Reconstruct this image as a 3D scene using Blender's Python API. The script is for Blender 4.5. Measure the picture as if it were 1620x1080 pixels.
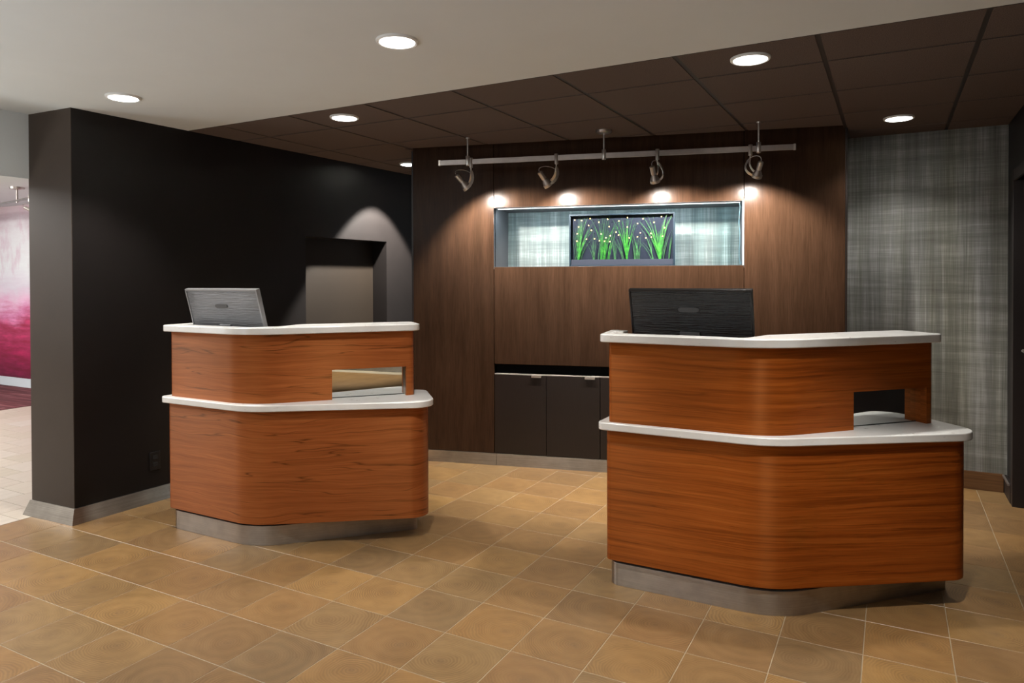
import bpy, bmesh, math, random
from mathutils import Vector, Matrix
random.seed(7)
scene = bpy.context.scene
for o in list(bpy.data.objects):
    bpy.data.objects.remove(o, do_unlink=True)
COL = scene.collection
CH = 2.477                      # ceiling height

# ------------------------------------------------------------------ camera
EYE = 1.45
yaw, pit, rol = .49251, -.01091, -.00321
fwd = Vector((-math.sin(yaw), math.cos(yaw), 0)); rgt = Vector((math.cos(yaw), math.sin(yaw), 0)); upv = Vector((0, 0, 1))
Fw = fwd*math.cos(pit) + upv*math.sin(pit); up2 = upv*math.cos(pit) - fwd*math.sin(pit)
Rv = rgt*math.cos(rol) + up2*math.sin(rol); Uv = up2*math.cos(rol) - rgt*math.sin(rol)
cd = bpy.data.cameras.new('camera'); cam = bpy.data.objects.new('camera', cd); COL.objects.link(cam)
m = Matrix((Rv, Uv, -Fw)).transposed().to_4x4(); m.translation = Vector((0, 0, EYE)); cam.matrix_world = m
cd.sensor_width = 36; cd.lens = 1118.9/1620*36; cd.shift_y = -86.35/1620; cd.shift_x = 0
cd.clip_start = .05
scene.camera = cam

# ------------------------------------------------------------------ world, exposure, main light levels
w = bpy.data.worlds.new('world'); scene.world = w; w.use_nodes = True
w.node_tree.nodes['Background'].inputs[0].default_value = (.93, .96, 1, 1)
w.node_tree.nodes['Background'].inputs[1].default_value = .38
scene.view_settings.view_transform = 'Standard'; scene.view_settings.look = 'None'
scene.view_settings.gamma = 1; scene.view_settings.use_curve_mapping = False
scene.view_settings.exposure = 0.0
P_WHITE, P_DARK, P_TRACK, P_LED, P_FILL, P_ANNEX, P_UP = 120, 108, 98, 14, 22, 175, 41


def add_light(name, kind, loc, power, color=(1, 1, 1), target=None, parent=None, **kw):
    d = bpy.data.lights.new(name, kind); d.energy = power; d.color = color
    for k, v in kw.items(): setattr(d, k, v)
    o = bpy.data.objects.new(name, d); COL.objects.link(o)
    if target is not None:
        o.rotation_euler = (Vector(target) - Vector(loc)).to_track_quat('-Z', 'Y').to_euler()
    o.location = loc
    if parent:
        o.parent = parent; o.matrix_parent_inverse = parent.matrix_world.inverted() if False else Matrix.Translation(-parent.location)
    return o

# added soft fill light behind the viewer, no visible fixture
add_light('lobby_fill_light', 'AREA', (-3.2, -2.0, 2.40), P_FILL, (1, .97, .92), target=(-2.6, .6, 0), shape='RECTANGLE', size=4.0, size_y=.5)
# added upward fill discs behind the viewer, brightening the plaster ceiling
for x_, y_, k_ in ((-3.6, -.5, 1.0), (-1.2, -.9, .8), (-5.6, .6, .6), (.9, -.6, .35)):
    add_light('ceiling_fill_light', 'AREA', (x_, y_, .95), P_UP*k_, (.86, .94, 1), target=(x_, y_+.0001, 3), shape='DISK', size=.6)
add_light('annex_fill_light', 'AREA', (-7.0, 1.2, 2.44), P_ANNEX, (1, .97, .93), target=(-7.0, 1.2001, 0), shape='RECTANGLE', size=3.0, size_y=1.6)  # unseen area lights added to brighten the annex floor and mural
add_light('annex_fill_light', 'AREA', (-9.6, 2.4, 2.44), P_ANNEX*1.0, (1, .98, .96), target=(-9.9, 4.4, .9), shape='RECTANGLE', size=2.5, size_y=.8)

# ------------------------------------------------------------------ materials
MATS = {}
def nm(name):
    mt = bpy.data.materials.new(name); mt.use_nodes = True; MATS[name] = mt
    nt = mt.node_tree; b = nt.nodes['Principled BSDF']
    return mt, nt, b
def N(nt, t, **kw):
    n = nt.nodes.new(t)
    for k, v in kw.items():
        if k.startswith('i_'):
            key = k[2:]; key = int(key) if key.isdigit() else key.replace('_', ' ')
            n.inputs[key].default_value = v
        else: setattr(n, k, v)
    return n
def L(nt, a, b): nt.links.new(a, b)
def ramp(nt, fac, stops, interp='LINEAR'):
    r = nt.nodes.new('ShaderNodeValToRGB'); r.color_ramp.interpolation = interp
    el = r.color_ramp.elements
    while len(el) < len(stops): el.new(.5)
    for e, (p, c) in zip(el, stops):
        e.position = p; e.color = (*c, 1) if len(c) == 3 else c
    L(nt, fac, r.inputs[0]); return r
def mapping(nt, coord, scale=(1, 1, 1), rot=(0, 0, 0), loc=(0, 0, 0)):
    mp = nt.nodes.new('ShaderNodeMapping'); mp.inputs['Scale'].default_value = scale
    mp.inputs['Rotation'].default_value = rot; mp.inputs['Location'].default_value = loc
    L(nt, coord, mp.inputs['Vector']); return mp.outputs[0]
def tc(nt, which='Object'):
    return nt.nodes.new('ShaderNodeTexCoord').outputs[which]
def noise(nt, vec, scale=5, detail=4, rough=.5, dist=0):
    n = nt.nodes.new('ShaderNodeTexNoise'); n.inputs['Scale'].default_value = scale
    n.inputs['Detail'].default_value = detail; n.inputs['Roughness'].default_value = rough
    n.inputs['Distortion'].default_value = dist
    L(nt, vec, n.inputs['Vector']); return n.outputs['Fac']
def bump(nt, b, h, strength=.2, dist=.01):
    n = nt.nodes.new('ShaderNodeBump'); n.inputs['Strength'].default_value = strength
    n.inputs['Distance'].default_value = dist; L(nt, h, n.inputs['Height']); L(nt, n.outputs[0], b.inputs['Normal'])
def mixc(nt, fac, a, b_, mode='MIX'):
    n = nt.nodes.new('ShaderNodeMix'); n.data_type = 'RGBA'; n.blend_type = mode
    for s, v in ((0, fac), (6, a), (7, b_)):
        if isinstance(v, (int, float)): n.inputs[s].default_value = v
        elif isinstance(v, tuple): n.inputs[s].default_value = (*v, 1) if len(v) == 3 else v
        else: L(nt, v, n.inputs[s])
    return n.outputs[2]
def mth(nt, op, a, b_=None):
    n = nt.nodes.new('ShaderNodeMath'); n.operation = op
    for s, v in ((0, a), (1, b_)):
        if v is None: continue
        if isinstance(v, (int, float)): n.inputs[s].default_value = v
        else: L(nt, v, n.inputs[s])
    return n.outputs[0]
def flat(name, col, rough=.5, metal=0, spec=.5):
    mt, nt, b = nm(name); b.inputs['Base Color'].default_value = (*col, 1)
    b.inputs['Roughness'].default_value = rough; b.inputs['Metallic'].default_value = metal
    b.inputs['Specular IOR Level'].default_value = spec; return mt
def paint(name, col, rough=.6, grain=.06, bscale=220, spec=.5):
    mt, nt, b = nm(name); c = tc(nt)
    n = noise(nt, c, 3, 3, .6)
    lo = tuple(x*(1-grain) for x in col); hi = tuple(x*(1+grain) for x in col)
    r = ramp(nt, n, [(.3, lo), (.7, hi)]); L(nt, r.outputs[0], b.inputs['Base Color'])
    b.inputs['Roughness'].default_value = rough; b.inputs['Specular IOR Level'].default_value = spec
    bump(nt, b, noise(nt, c, bscale, 2, .5), .05, .002); return mt
def emit(name, col, strength):
    mt, nt, b = nm(name); b.inputs['Base Color'].default_value = (*col, 1)
    b.inputs['Emission Color'].default_value = (*col, 1); b.inputs['Emission Strength'].default_value = strength; return mt

paint('white_plaster', (.66, .70, .705), .85, .015)
paint('annex_plaster', (.66, .655, .63), .85, .02)
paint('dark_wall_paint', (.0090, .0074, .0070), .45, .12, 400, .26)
paint('pier_lit_paint', (.050, .036, .027), .55, .08, 300, .3)  # lighter than the wall: light from the left put into the colour
flat('black_gap', (.002, .002, .002), .9, 0, .1)
flat('dark_trim', (.014, .009, .008), .5)
flat('silver_bezel', (.30, .30, .31), .35, .4)
flat('black_plastic', (.008, .008, .009), .35)
emit('lamp_lens', (1, .98, .94), 14)
emit('fairy_light', (1, .68, .20), 5)
emit('led_diffuser', (.80, .95, 1), 2.4)
flat('light_trim', (.75, .75, .73), .4)
flat('white_baseboard', (.62, .67, .70), .5)
flat('mirror_glass', (.86, .89, .88), .015, 1)
flat('mirror_edge', (.02, .025, .02), .3)
flat('dark_frame', (.010, .020, .030), .45, 0, .15)
flat('panel_slate', (.011, .015, .025), .8, 0, .08)
flat('planter_grey', (.024, .029, .043), .6, 0, .12)
flat('cable_blue', (.05, .12, .16), .5)
flat('rubber_black', (.006, .006, .006), .7)
flat('brass_trim', (.45, .33, .13), .3, .8)
flat('logo_grey', (.055, .055, .058), .4)
flat('hinge_grey', (.13, .135, .145), .45)
flat('bracket_grey', (.05, .052, .056), .45)

def aniso(nt, b, k):
    """horizontal brushing or grain: highlights stretch up and down"""
    t = nt.nodes.new('ShaderNodeTangent'); t.direction_type = 'UV_MAP'; t.uv_map = 'UVMap'
    L(nt, t.outputs[0], b.inputs['Tangent']); b.inputs['Anisotropic'].default_value = k; b.inputs['Anisotropic Rotation'].default_value = .25
def steel(name, col, rough, streak=.25, horiz=True):
    mt, nt, b = nm(name); c = tc(nt)
    sc = (3, 3, 260) if horiz else (200, 200, 3)
    n = noise(nt, mapping(nt, c, sc), 1, 4, .6)
    r = ramp(nt, n, [(.25, tuple(x*(1-streak) for x in col)), (.75, tuple(min(1, x*(1+streak)) for x in col))])
    sm = noise(nt, c, 9, 4, .6)
    r2 = ramp(nt, sm, [(.35, (.82, .82, .82)), (.65, (1, 1, 1))])
    L(nt, mixc(nt, 1.0, r.outputs[0], r2.outputs[0], 'MULTIPLY'), b.inputs['Base Color'])
    b.inputs['Metallic'].default_value = .92; b.inputs['Roughness'].default_value = rough
    if horiz: aniso(nt, b, .85)
    bump(nt, b, n, .12, .001); return mt
steel('brushed_steel', (.37, .335, .29), .38)
steel('kick_steel', (.46, .415, .37), .34, .12)
steel('satin_nickel', (.78, .74, .68), .36, .1, False)
steel('rail_nickel', (.52, .47, .44), .42, .1)

# cherry veneer on the desks: UV = (distance along the face, height)
def cherry(name, base, dark, light, line_scale, line_strength, warp):
    mt, nt, b = nm(name); uv = tc(nt, 'UV')
    wv = noise(nt, mapping(nt, uv, (1.5, 5, 1)), 1.0, 3, .5)
    sep = N(nt, 'ShaderNodeSeparateXYZ'); L(nt, uv, sep.inputs[0])
    warped = N(nt, 'ShaderNodeCombineXYZ'); L(nt, sep.outputs[0], warped.inputs[0])
    L(nt, mth(nt, 'ADD', sep.outputs[1], mth(nt, 'MULTIPLY', wv, warp)), warped.inputs[1])
    fine = noise(nt, mapping(nt, warped.outputs[0], (3.0, 150, 1)), 1, 5, .6)
    bands = noise(nt, mapping(nt, warped.outputs[0], (.8, 34, 1)), 1, 4, .65)
    lines = noise(nt, mapping(nt, warped.outputs[0], (.7, line_scale, 1), loc=(3.3, 7, 0)), 1, 3, .4, .2)
    c1 = ramp(nt, bands, [(.28, dark), (.5, base), (.75, light)])
    c2 = ramp(nt, fine, [(.3, (.72, .70, .68)), (.65, (1.08, 1.08, 1.08))])
    c = mixc(nt, 1.0, c1.outputs[0], c2.outputs[0], 'MULTIPLY')
    ln = ramp(nt, lines, [(.491, (0, 0, 0)), (.5, (1, 1, 1)), (.509, (0, 0, 0))])
    c = mixc(nt, mth(nt, 'MULTIPLY', ln.outputs[0], line_strength), c, tuple(x*.22 for x in dark))
    L(nt, c, b.inputs['Base Color'])
    b.inputs['Roughness'].default_value = .36; b.inputs['Specular IOR Level'].default_value = .5
    aniso(nt, b, .93); b.inputs['Specular IOR Level'].default_value = .8; b.inputs['Roughness'].default_value = .42
    b.inputs['Specular Tint'].default_value = (1, .45, .15, 1)
    bump(nt, b, fine, .05, .001); return mt
cherry('cherry_flowing', (.33, .092, .025), (.235, .058, .014), (.40, .122, .034), 15, .75, .10)
cherry('cherry_striped', (.30, .069, .009), (.125, .024, .003), (.41, .112, .017), 44, .4, .045)

def quartz():
    mt, nt, b = nm('white_quartz'); c = tc(nt)
    v = noise(nt, mapping(nt, c, (16, 16, 90)), 1, 6, .7, .4)
    base = ramp(nt, noise(nt, c, 6, 5, .6), [(.3, (.78, .77, .745)), (.7, (.87, .87, .855))])
    r = ramp(nt, v, [(.325, (1, 1, 1)), (.355, (0, 0, 0))])
    L(nt, mixc(nt, mth(nt, 'MULTIPLY', r.outputs[0], .75), base.outputs[0], (.22, .18, .13)), b.inputs['Base Color'])
    b.inputs['Roughness'].default_value = .22
quartz()

# stained oak wall panels: vertical grain with a sheen
def oak():
    mt, nt, b = nm('stained_panel'); c = tc(nt)
    fine = noise(nt, mapping(nt, c, (230, 230, 7)), 1, 4, .65)
    broad = noise(nt, mapping(nt, c, (14, 14, 1.2)), 1, 4, .6)
    c1 = ramp(nt, broad, [(.3, (.034, .0175, .0100)), (.7, (.052, .027, .0155))])
    c2 = ramp(nt, fine, [(.3, (.7, .7, .7)), (.7, (1.12, 1.12, 1.12))])
    L(nt, mixc(nt, 1.0, c1.outputs[0], c2.outputs[0], 'MULTIPLY'), b.inputs['Base Color'])
    b.inputs['Roughness'].default_value = .23; b.inputs['Specular IOR Level'].default_value = .10
    bump(nt, b, fine, .22, .0015)
    mt, nt, b = nm('cabinet_veneer'); c = tc(nt)
    fine = noise(nt, mapping(nt, c, (200, 200, 6)), 1, 4, .65)
    c2 = ramp(nt, fine, [(.3, (.0095, .0062, .0050)), (.7, (.016, .0105, .0085))])
    L(nt, c2.outputs[0], b.inputs['Base Color']); b.inputs['Roughness'].default_value = .4
    bump(nt, b, fine, .2, .001)
oak()

def wallpaper(name, cols, k=1.0):
    """woven plaid: layered vertical and horizontal threads"""
    mt, nt, b = nm(name); uv = tc(nt, 'UV')
    v1 = noise(nt, mapping(nt, uv, (13, .25, 1)), 1, 5, .8)
    v2 = noise(nt, mapping(nt, uv, (160, 2.2, 1), loc=(5, 2, 0)), 1, 3, .6)
    h1 = noise(nt, mapping(nt, uv, (.7, 9, 1), loc=(1, 9, 0)), 1, 5, .75)
    h2 = noise(nt, mapping(nt, uv, (3, 190, 1), loc=(2, 4, 0)), 1, 3, .6)
    hue = noise(nt, mapping(nt, uv, (6, .35, 1), loc=(8, 1, 0)), 1, 3, .6)
    s = mth(nt, 'ADD', mth(nt, 'MULTIPLY', v1, .42), mth(nt, 'MULTIPLY', h1, .30))
    s = mth(nt, 'ADD', s, mth(nt, 'MULTIPLY', v2, .16)); s = mth(nt, 'ADD', s, mth(nt, 'MULTIPLY', h2, .12))
    cA = ramp(nt, s, [(.36, cols[0]), (.50, cols[1]), (.63, cols[2])])
    cB = ramp(nt, hue, [(.38, cols[3]), (.62, (1, 1, 1))])
    L(nt, mixc(nt, 1.0, cA.outputs[0], cB.outputs[0], 'MULTIPLY'), b.inputs['Base Color'])
    b.inputs['Roughness'].default_value = .75; bump(nt, b, v2, .1, .001)
wallpaper('plaid_wallpaper', ((.060, .060, .052), (.185, .19, .18), (.42, .43, .43), (.82, .81, .70)))
wallpaper('niche_wallpaper', ((.028, .038, .038), (.098, .122, .120), (.29, .315, .32), (.66, .84, .86)))

# end-grain tile: rings round the heart of every tile, tint by tile
def floor_mat():
    mt, nt, b = nm('endgrain_tile'); c = tc(nt)
    rnd = N(nt, 'ShaderNodeObjectInfo').outputs['Random']
    wn = N(nt, 'ShaderNodeTexWhiteNoise', noise_dimensions='1D'); L(nt, rnd, wn.inputs['W'])
    sub = N(nt, 'ShaderNodeVectorMath', operation='SUBTRACT'); L(nt, wn.outputs['Color'], sub.inputs[0]); sub.inputs[1].default_value = (.5, .5, .5)
    off = N(nt, 'ShaderNodeVectorMath', operation='MULTIPLY'); L(nt, sub.outputs[0], off.inputs[0]); off.inputs[1].default_value = (.13, .13, 0)
    p = N(nt, 'ShaderNodeVectorMath', operation='ADD'); L(nt, c, p.inputs[0]); L(nt, off.outputs[0], p.inputs[1])
    flatp = mapping(nt, p.outputs[0], (1, 1.12, 0))
    shift = N(nt, 'ShaderNodeVectorMath', operation='MULTIPLY_ADD'); L(nt, wn.outputs['Color'], shift.inputs[0]); shift.inputs[1].default_value = (20, 20, 20); L(nt, flatp, shift.inputs[2])
    dn = N(nt, 'ShaderNodeTexNoise', i_Scale=7.0, i_Detail=3.0); L(nt, shift.outputs[0], dn.inputs['Vector'])
    ln = N(nt, 'ShaderNodeVectorMath', operation='LENGTH'); L(nt, flatp, ln.inputs[0])
    r = mth(nt, 'ADD', ln.outputs['Value'], mth(nt, 'MULTIPLY', mth(nt, 'SUBTRACT', dn.outputs['Fac'], .5), .07))
    fq = mth(nt, 'ADD', mth(nt, 'MULTIPLY', rnd, 220), 420)
    rings = mth(nt, 'SINE', mth(nt, 'MULTIPLY', r, fq))
    rings2 = mth(nt, 'SINE', mth(nt, 'MULTIPLY', r, 95))
    rr = mth(nt, 'ADD', mth(nt, 'MULTIPLY', rings, .5), .5)
    rr2 = mth(nt, 'ADD', mth(nt, 'MULTIPLY', rings2, .5), .5)
    tint = ramp(nt, wn.outputs['Value'], [(0, (.280, .152, .054)), (.2, (.192, .112, .050)), (.4, (.300, .172, .062)), (.6, (.225, .124, .052)), (.8, (.262, .160, .066)), (1, (.182, .117, .058))])
    mot = noise(nt, shift.outputs[0], 14, 5, .6)
    m1 = ramp(nt, mot, [(.3, (.86, .86, .86)), (.7, (1.08, 1.08, 1.08))])
    cc = mixc(nt, 1.0, tint.outputs[0], m1.outputs[0], 'MULTIPLY')
    amp = ramp(nt, noise(nt, shift.outputs[0], 5, 2, .5), [(.35, (.15, .15, .15)), (.65, (1, 1, 1))])
    cc = mixc(nt, mth(nt, 'MULTIPLY', mth(nt, 'MULTIPLY', rr, .74), amp.outputs[0]), cc, (.13, .07, .028))
    cc = mixc(nt, mth(nt, 'MULTIPLY', rr2, .10), cc, (.42, .27, .12))
    heart = ramp(nt, ln.outputs['Value'], [(.0, (1, 1, 1)), (.045, (0, 0, 0))])
    hn = noise(nt, shift.outputs[0], 60, 3, .6)
    cc = mixc(nt, mth(nt, 'MULTIPLY', mth(nt, 'MULTIPLY', heart.outputs[0], hn), .75), cc, (.10, .055, .03))
    L(nt, cc, b.inputs['Base Color'])
    b.inputs['Roughness'].default_value = .36; b.inputs['Specular IOR Level'].default_value = .45
    bump(nt, b, rr, .05, .0008)
    mt, nt, b = nm('pale_tile'); c = tc(nt); rnd = N(nt, 'ShaderNodeObjectInfo').outputs['Random']
    t = ramp(nt, rnd, [(0, (.47, .415, .33)), (.35, (.53, .47, .385)), (.7, (.50, .435, .36)), (1, (.55, .50, .43))])
    m1 = ramp(nt, noise(nt, mapping(nt, c, (8, 2, 1)), 3, 4, .6), [(.3, (.92, .92, .92)), (.7, (1.05, 1.05, 1.05))])
    L(nt, mixc(nt, 1.0, t.outputs[0], m1.outputs[0], 'MULTIPLY'), b.inputs['Base Color']); b.inputs['Roughness'].default_value = .42
floor_mat()
paint('grout', (.34, .28, .19), .85, .12)
paint('pale_grout', (.16, .125, .085), .85, .1)

def carpet():
    mt, nt, b = nm('wine_carpet'); c = tc(nt)
    s1 = noise(nt, mapping(nt, c, (.9, 22, 1)), 1, 5, .7)
    s2 = noise(nt, mapping(nt, c, (.3, 1.6, 1), loc=(4, 2, 0)), 1, 2, .5)
    r = ramp(nt, s1, [(.33, (.05, .008, .012)), (.5, (.15, .03, .035)), (.68, (.36, .17, .17))])
    q = ramp(nt, s2, [(.4, (.45, .4, .45)), (.6, (1, 1, 1))])
    L(nt, mixc(nt, 1.0, r.outputs[0], q.outputs[0], 'MULTIPLY'), b.inputs['Base Color']); b.inputs['Roughness'].default_value = .95
carpet()

def acoustic():
    mt, nt, b = nm('acoustic_tile'); c = tc(nt)
    n = noise(nt, c, 240, 3, .7)
    r = ramp(nt, n, [(.35, (.078, .058, .050)), (.6, (.150, .114, .100))])
    L(nt, r.outputs[0], b.inputs['Base Color']); b.inputs['Roughness'].default_value = .9
    b.inputs['Specular IOR Level'].default_value = .2; bump(nt, b, n, .5, .003)
acoustic()
flat('tee_brown', (.020, .013, .011), .6)

def mural():
    mt, nt, b = nm('mural_print'); uv = tc(nt, 'UV')     # u = metres along the wall, v = height
    sep = N(nt, 'ShaderNodeSeparateXYZ'); L(nt, uv, sep.inputs[0])
    n1 = noise(nt, mapping(nt, uv, (1.3, 1.6, 1)), 1, 6, .62)
    n2 = noise(nt, mapping(nt, uv, (2.2, 14, 1), loc=(3, 0, 0)), 1, 5, .7)
    n3 = noise(nt, mapping(nt, uv, (3.2, 1.3, 1), loc=(9, 5, 0)), 1, 5, .65)
    h = mth(nt, 'ADD', sep.outputs[1], mth(nt, 'MULTIPLY', mth(nt, 'SUBTRACT', n1, .5), .55))
    h = mth(nt, 'DIVIDE', h, 2.5)
    top = ramp(nt, h, [(.03, (.10, .003, .025)), (.18, (.30, .008, .06)), (.34, (.38, .035, .10)), (.41, (.60, .20, .36)), (.47, (.72, .42, .56)), (.54, (.66, .60, .66)), (.66, (.72, .74, .74)), (.82, (.70, .68, .69)), (.92, (.50, .40, .43)), (1, (.42, .32, .32))])
    st = ramp(nt, n2, [(.36, (.35, .02, .10)), (.5, (.5, .5, .5)), (.66, (.95, .9, .92))])
    lowmask = ramp(nt, h, [(.38, (.55, .55, .55)), (.5, (.10, .10, .10))])
    c = mixc(nt, lowmask.outputs[0], top.outputs[0], st.outputs[0], 'OVERLAY')
    pk = ramp(nt, n3, [(.52, (0, 0, 0)), (.66, (1, 1, 1))])
    upm = ramp(nt, h, [(.42, (0, 0, 0)), (.55, (1, 1, 1))])
    c = mixc(nt, mth(nt, 'MULTIPLY', mth(nt, 'MULTIPLY', pk.outputs[0], upm.outputs[0]), .42), c, (.52, .20, .33))
    L(nt, c, b.inputs['Base Color']); b.inputs['Roughness'].default_value = .6
mural()

def ripple(name, base, rough, metal):
    mt, nt, b = nm(name); c = tc(nt)
    n = noise(nt, mapping(nt, c, (6, 6, 150)), 1, 3, .55, .3)
    b.inputs['Base Color'].default_value = (*base, 1); b.inputs['Roughness'].default_value = rough; b.inputs['Metallic'].default_value = metal
    b.inputs['Specular IOR Level'].default_value = .6
    bump(nt, b, n, 1.0, .008)
ripple('rippled_plastic', (.012, .012, .013), .24, 0)
ripple('rippled_lit', (.20, .20, .21), .38, .6)  # lighter copy of the shell, with light caught by the back painted in
def grass():
    mt, nt, b = nm('grass_green'); c = tc(nt)
    r = ramp(nt, noise(nt, c, 30, 2, .5), [(.35, (.003, .055, .004)), (.5, (.004, .115, .005)), (.65, (.028, .16, .015))])
    L(nt, r.outputs[0], b.inputs['Base Color']); b.inputs['Roughness'].default_value = .45
    mt, nt, b = nm('grass_dark'); c = tc(nt)
    r = ramp(nt, noise(nt, c, 30, 2, .5), [(.35, (.008, .05, .012)), (.65, (.02, .11, .03))])
    L(nt, r.outputs[0], b.inputs['Base Color']); b.inputs['Roughness'].default_value = .45
grass()
def walnut():
    mt, nt, b = nm('brown_baseboard'); c = tc(nt)
    n = noise(nt, mapping(nt, c, (3, 3, 90)), 1, 4, .6)
    r = ramp(nt, n, [(.3, (.10, .045, .018)), (.7, (.17, .085, .035))]); L(nt, r.outputs[0], b.inputs['Base Color'])
    b.inputs['Roughness'].default_value = .4
walnut()

# ------------------------------------------------------------------ geometry helpers
def link(name, me, mat, parent=None, loc=None):
    o = bpy.data.objects.new(name, me); COL.objects.link(o)
    if mat is not None and not me.materials: me.materials.append(MATS[mat])
    if parent is not None: o.parent = parent
    if loc is not None: o.location = loc
    return o
def empty(name, loc=(0, 0, 0), rz=0):
    o = bpy.data.objects.new(name, None); COL.objects.link(o); o.location = loc; o.rotation_euler = (0, 0, rz)
    o.empty_display_size = .1; return o
def tag(o, label=None, cat=None, group=None, kind=None):
    if label: o['label'] = label
    if cat: o['category'] = cat
    if group: o['group'] = group
    if kind: o['kind'] = kind
    return o
class MB:
    def __init__(s): s.v = []; s.f = []; s.uv = []; s.sm = []
    def face(s, idx, uv=None, smooth=False):
        s.f.append(idx); s.uv.append(uv); s.sm.append(smooth)
    def box(s, x0, x1, y0, y1, z0, z1):
        pts = [(x0, y0), (x1, y0), (x1, y1), (x0, y1)]
        return s.prism(pts, z0, z1)
    def prism(s, pts, z0, z1, smooth=False, map3=None):
        """closed vertical prism over a counter-clockwise outline; side UV = (run, height)"""
        n = len(pts); b = len(s.v)
        T = map3 or (lambda x, y, z: (x, y, z))
        for x, y in pts: s.v.append(T(x, y, z0))
        for x, y in pts: s.v.append(T(x, y, z1))
        run = 0
        for i in range(n):
            j = (i+1) % n; d = math.hypot(pts[j][0]-pts[i][0], pts[j][1]-pts[i][1])
            s.face((b+i, b+j, b+n+j, b+n+i), [(run, z0), (run+d, z0), (run+d, z1), (run, z1)], smooth)
            run += d
        s.face(tuple(b+n+i for i in range(n)), [tuple(p) for p in pts])
        s.face(tuple(b+i for i in reversed(range(n))), [tuple(p) for p in reversed(pts)])
        return s
    def tube(s, path, rad, n=8, cap=True):
        b0 = len(s.v); path = [Vector(p) for p in path]; m = len(path)
        rads = rad if isinstance(rad, (list, tuple)) else [rad]*m
        prev = None
        for i, p in enumerate(path):
            d = (path[min(i+1, m-1)] - path[max(i-1, 0)]).normalized()
            if prev is None:
                a = d.orthogonal().normalized()
            else:
                a = (prev - d*prev.dot(d)).normalized()
            prev = a; c = d.cross(a)
            for k in range(n):
                t = 2*math.pi*k/n
                s.v.append(tuple(p + (a*math.cos(t) + c*math.sin(t))*rads[i]))
        for i in range(m-1):
            for k in range(n):
                k2 = (k+1) % n
                s.face((b0+i*n+k, b0+i*n+k2, b0+(i+1)*n+k2, b0+(i+1)*n+k), None, True)
        if cap:
            s.face(tuple(b0+k for k in reversed(range(n)))); s.face(tuple(b0+(m-1)*n+k for k in range(n)))
        return s
    def lathe(s, prof, origin=(0, 0, 0), axis=(0, 0, 1), n=24):
        """prof: list of (distance along axis, radius)"""
        ax = Vector(axis).normalized(); a = ax.orthogonal().normalized(); c = ax.cross(a); o = Vector(origin); b0 = len(s.v)
        for h, r in prof:
            for k in range(n):
                t = 2*math.pi*k/n; s.v.append(tuple(o + ax*h + (a*math.cos(t)+c*math.sin(t))*r))
        for i in range(len(prof)-1):
            for k in range(n):
                k2 = (k+1) % n
                s.face((b0+i*n+k, b0+i*n+k2, b0+(i+1)*n+k2, b0+(i+1)*n+k), None, True)
        s.face(tuple(b0+k for k in reversed(range(n)))); s.face(tuple(b0+(len(prof)-1)*n+k for k in range(n)))
        return s
    def mesh(s, name):
        me = bpy.data.meshes.new(name); me.from_pydata(s.v, [], s.f)
        ul = me.uv_layers.new(name='UVMap')
        for p, uv, sm in zip(me.polygons, s.uv, s.sm):
            p.use_smooth = sm
            if uv:
                for li, q in zip(p.loop_indices, uv): ul.data[li].uv = q
            else:
                for li in p.loop_indices:
                    co = me.vertices[me.loops[li].vertex_index].co; ul.data[li].uv = (co.x+co.y, co.z)
        me.set_sharp_from_angle(angle=math.radians(40)); me.update(); return me
    def build(s, name, mat, parent=None, bevel=0, loc=None, seg=2):
        o = link(name, s.mesh(name), mat, parent, loc)
        if bevel:
            md = o.modifiers.new('bevel', 'BEVEL'); md.width = bevel; md.segments = seg; md.limit_method = 'ANGLE'; md.angle_limit = math.radians(50)
            md.harden_normals = False
        return o
def fillet(pts, radii, seg=8):
    """round the corners of a counter-clockwise outline"""
    out = []; n = len(pts)
    for i in range(n):
        r = radii[i]; p = Vector(pts[i]); a = Vector(pts[i-1]) - p; c = Vector(pts[(i+1) % n]) - p
        if r <= 0: out.append(tuple(p)); continue
        la, lc = a.length, c.length; a.normalize(); c.normalize()
        ang = a.angle(c); tl = min(r/math.tan(ang/2), .48*la if radii[i-1] else .9*la, .48*lc if radii[(i+1) % n] else .9*lc)
        rr = tl*math.tan(ang/2); cen = p + (a+c).normalized()*(rr/math.sin(ang/2))
        s0 = p + a*tl - cen; s1 = p + c*tl - cen
        t0 = math.atan2(s0.y, s0.x); t1 = math.atan2(s1.y, s1.x); d = (t1-t0+math.pi) % (2*math.pi) - math.pi
        for k in range(seg+1):
            t = t0 + d*k/seg; out.append((cen.x + rr*math.cos(t), cen.y + rr*math.sin(t)))
    return out
def offset(pts, ds):
    """move every edge i (pts[i]->pts[i+1]) of a CCW outline outwards by ds[i]"""
    n = len(pts); out = []
    if isinstance(ds, (int, float)): ds = [ds]*n
    for i in range(n):
        p = Vector(pts[i]); e0 = (p - Vector(pts[i-1])).normalized(); e1 = (Vector(pts[(i+1) % n]) - p).normalized()
        n0 = Vector((e0.y, -e0.x)); n1 = Vector((e1.y, -e1.x))
        a = p + n0*ds[i-1]; b = p + n1*ds[i]
        den = e0.x*e1.y - e0.y*e1.x
        if abs(den) < 1e-6: out.append(tuple(a)); continue
        t = ((b.x-a.x)*e1.y - (b.y-a.y)*e1.x)/den
        out.append(tuple(a + e0*t))
    return out
def clip(poly, a, b, c):
    """keep the side a*x+b*y+c >= 0"""
    out = []
    for i in range(len(poly)):
        p, q = poly[i], poly[(i+1) % len(poly)]
        dp, dq = a*p[0]+b*p[1]+c, a*q[0]+b*q[1]+c
        if dp >= 0: out.append(p)
        if (dp >= 0) != (dq >= 0):
            t = dp/(dp-dq); out.append((p[0]+(q[0]-p[0])*t, p[1]+(q[1]-p[1])*t))
    return out
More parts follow.
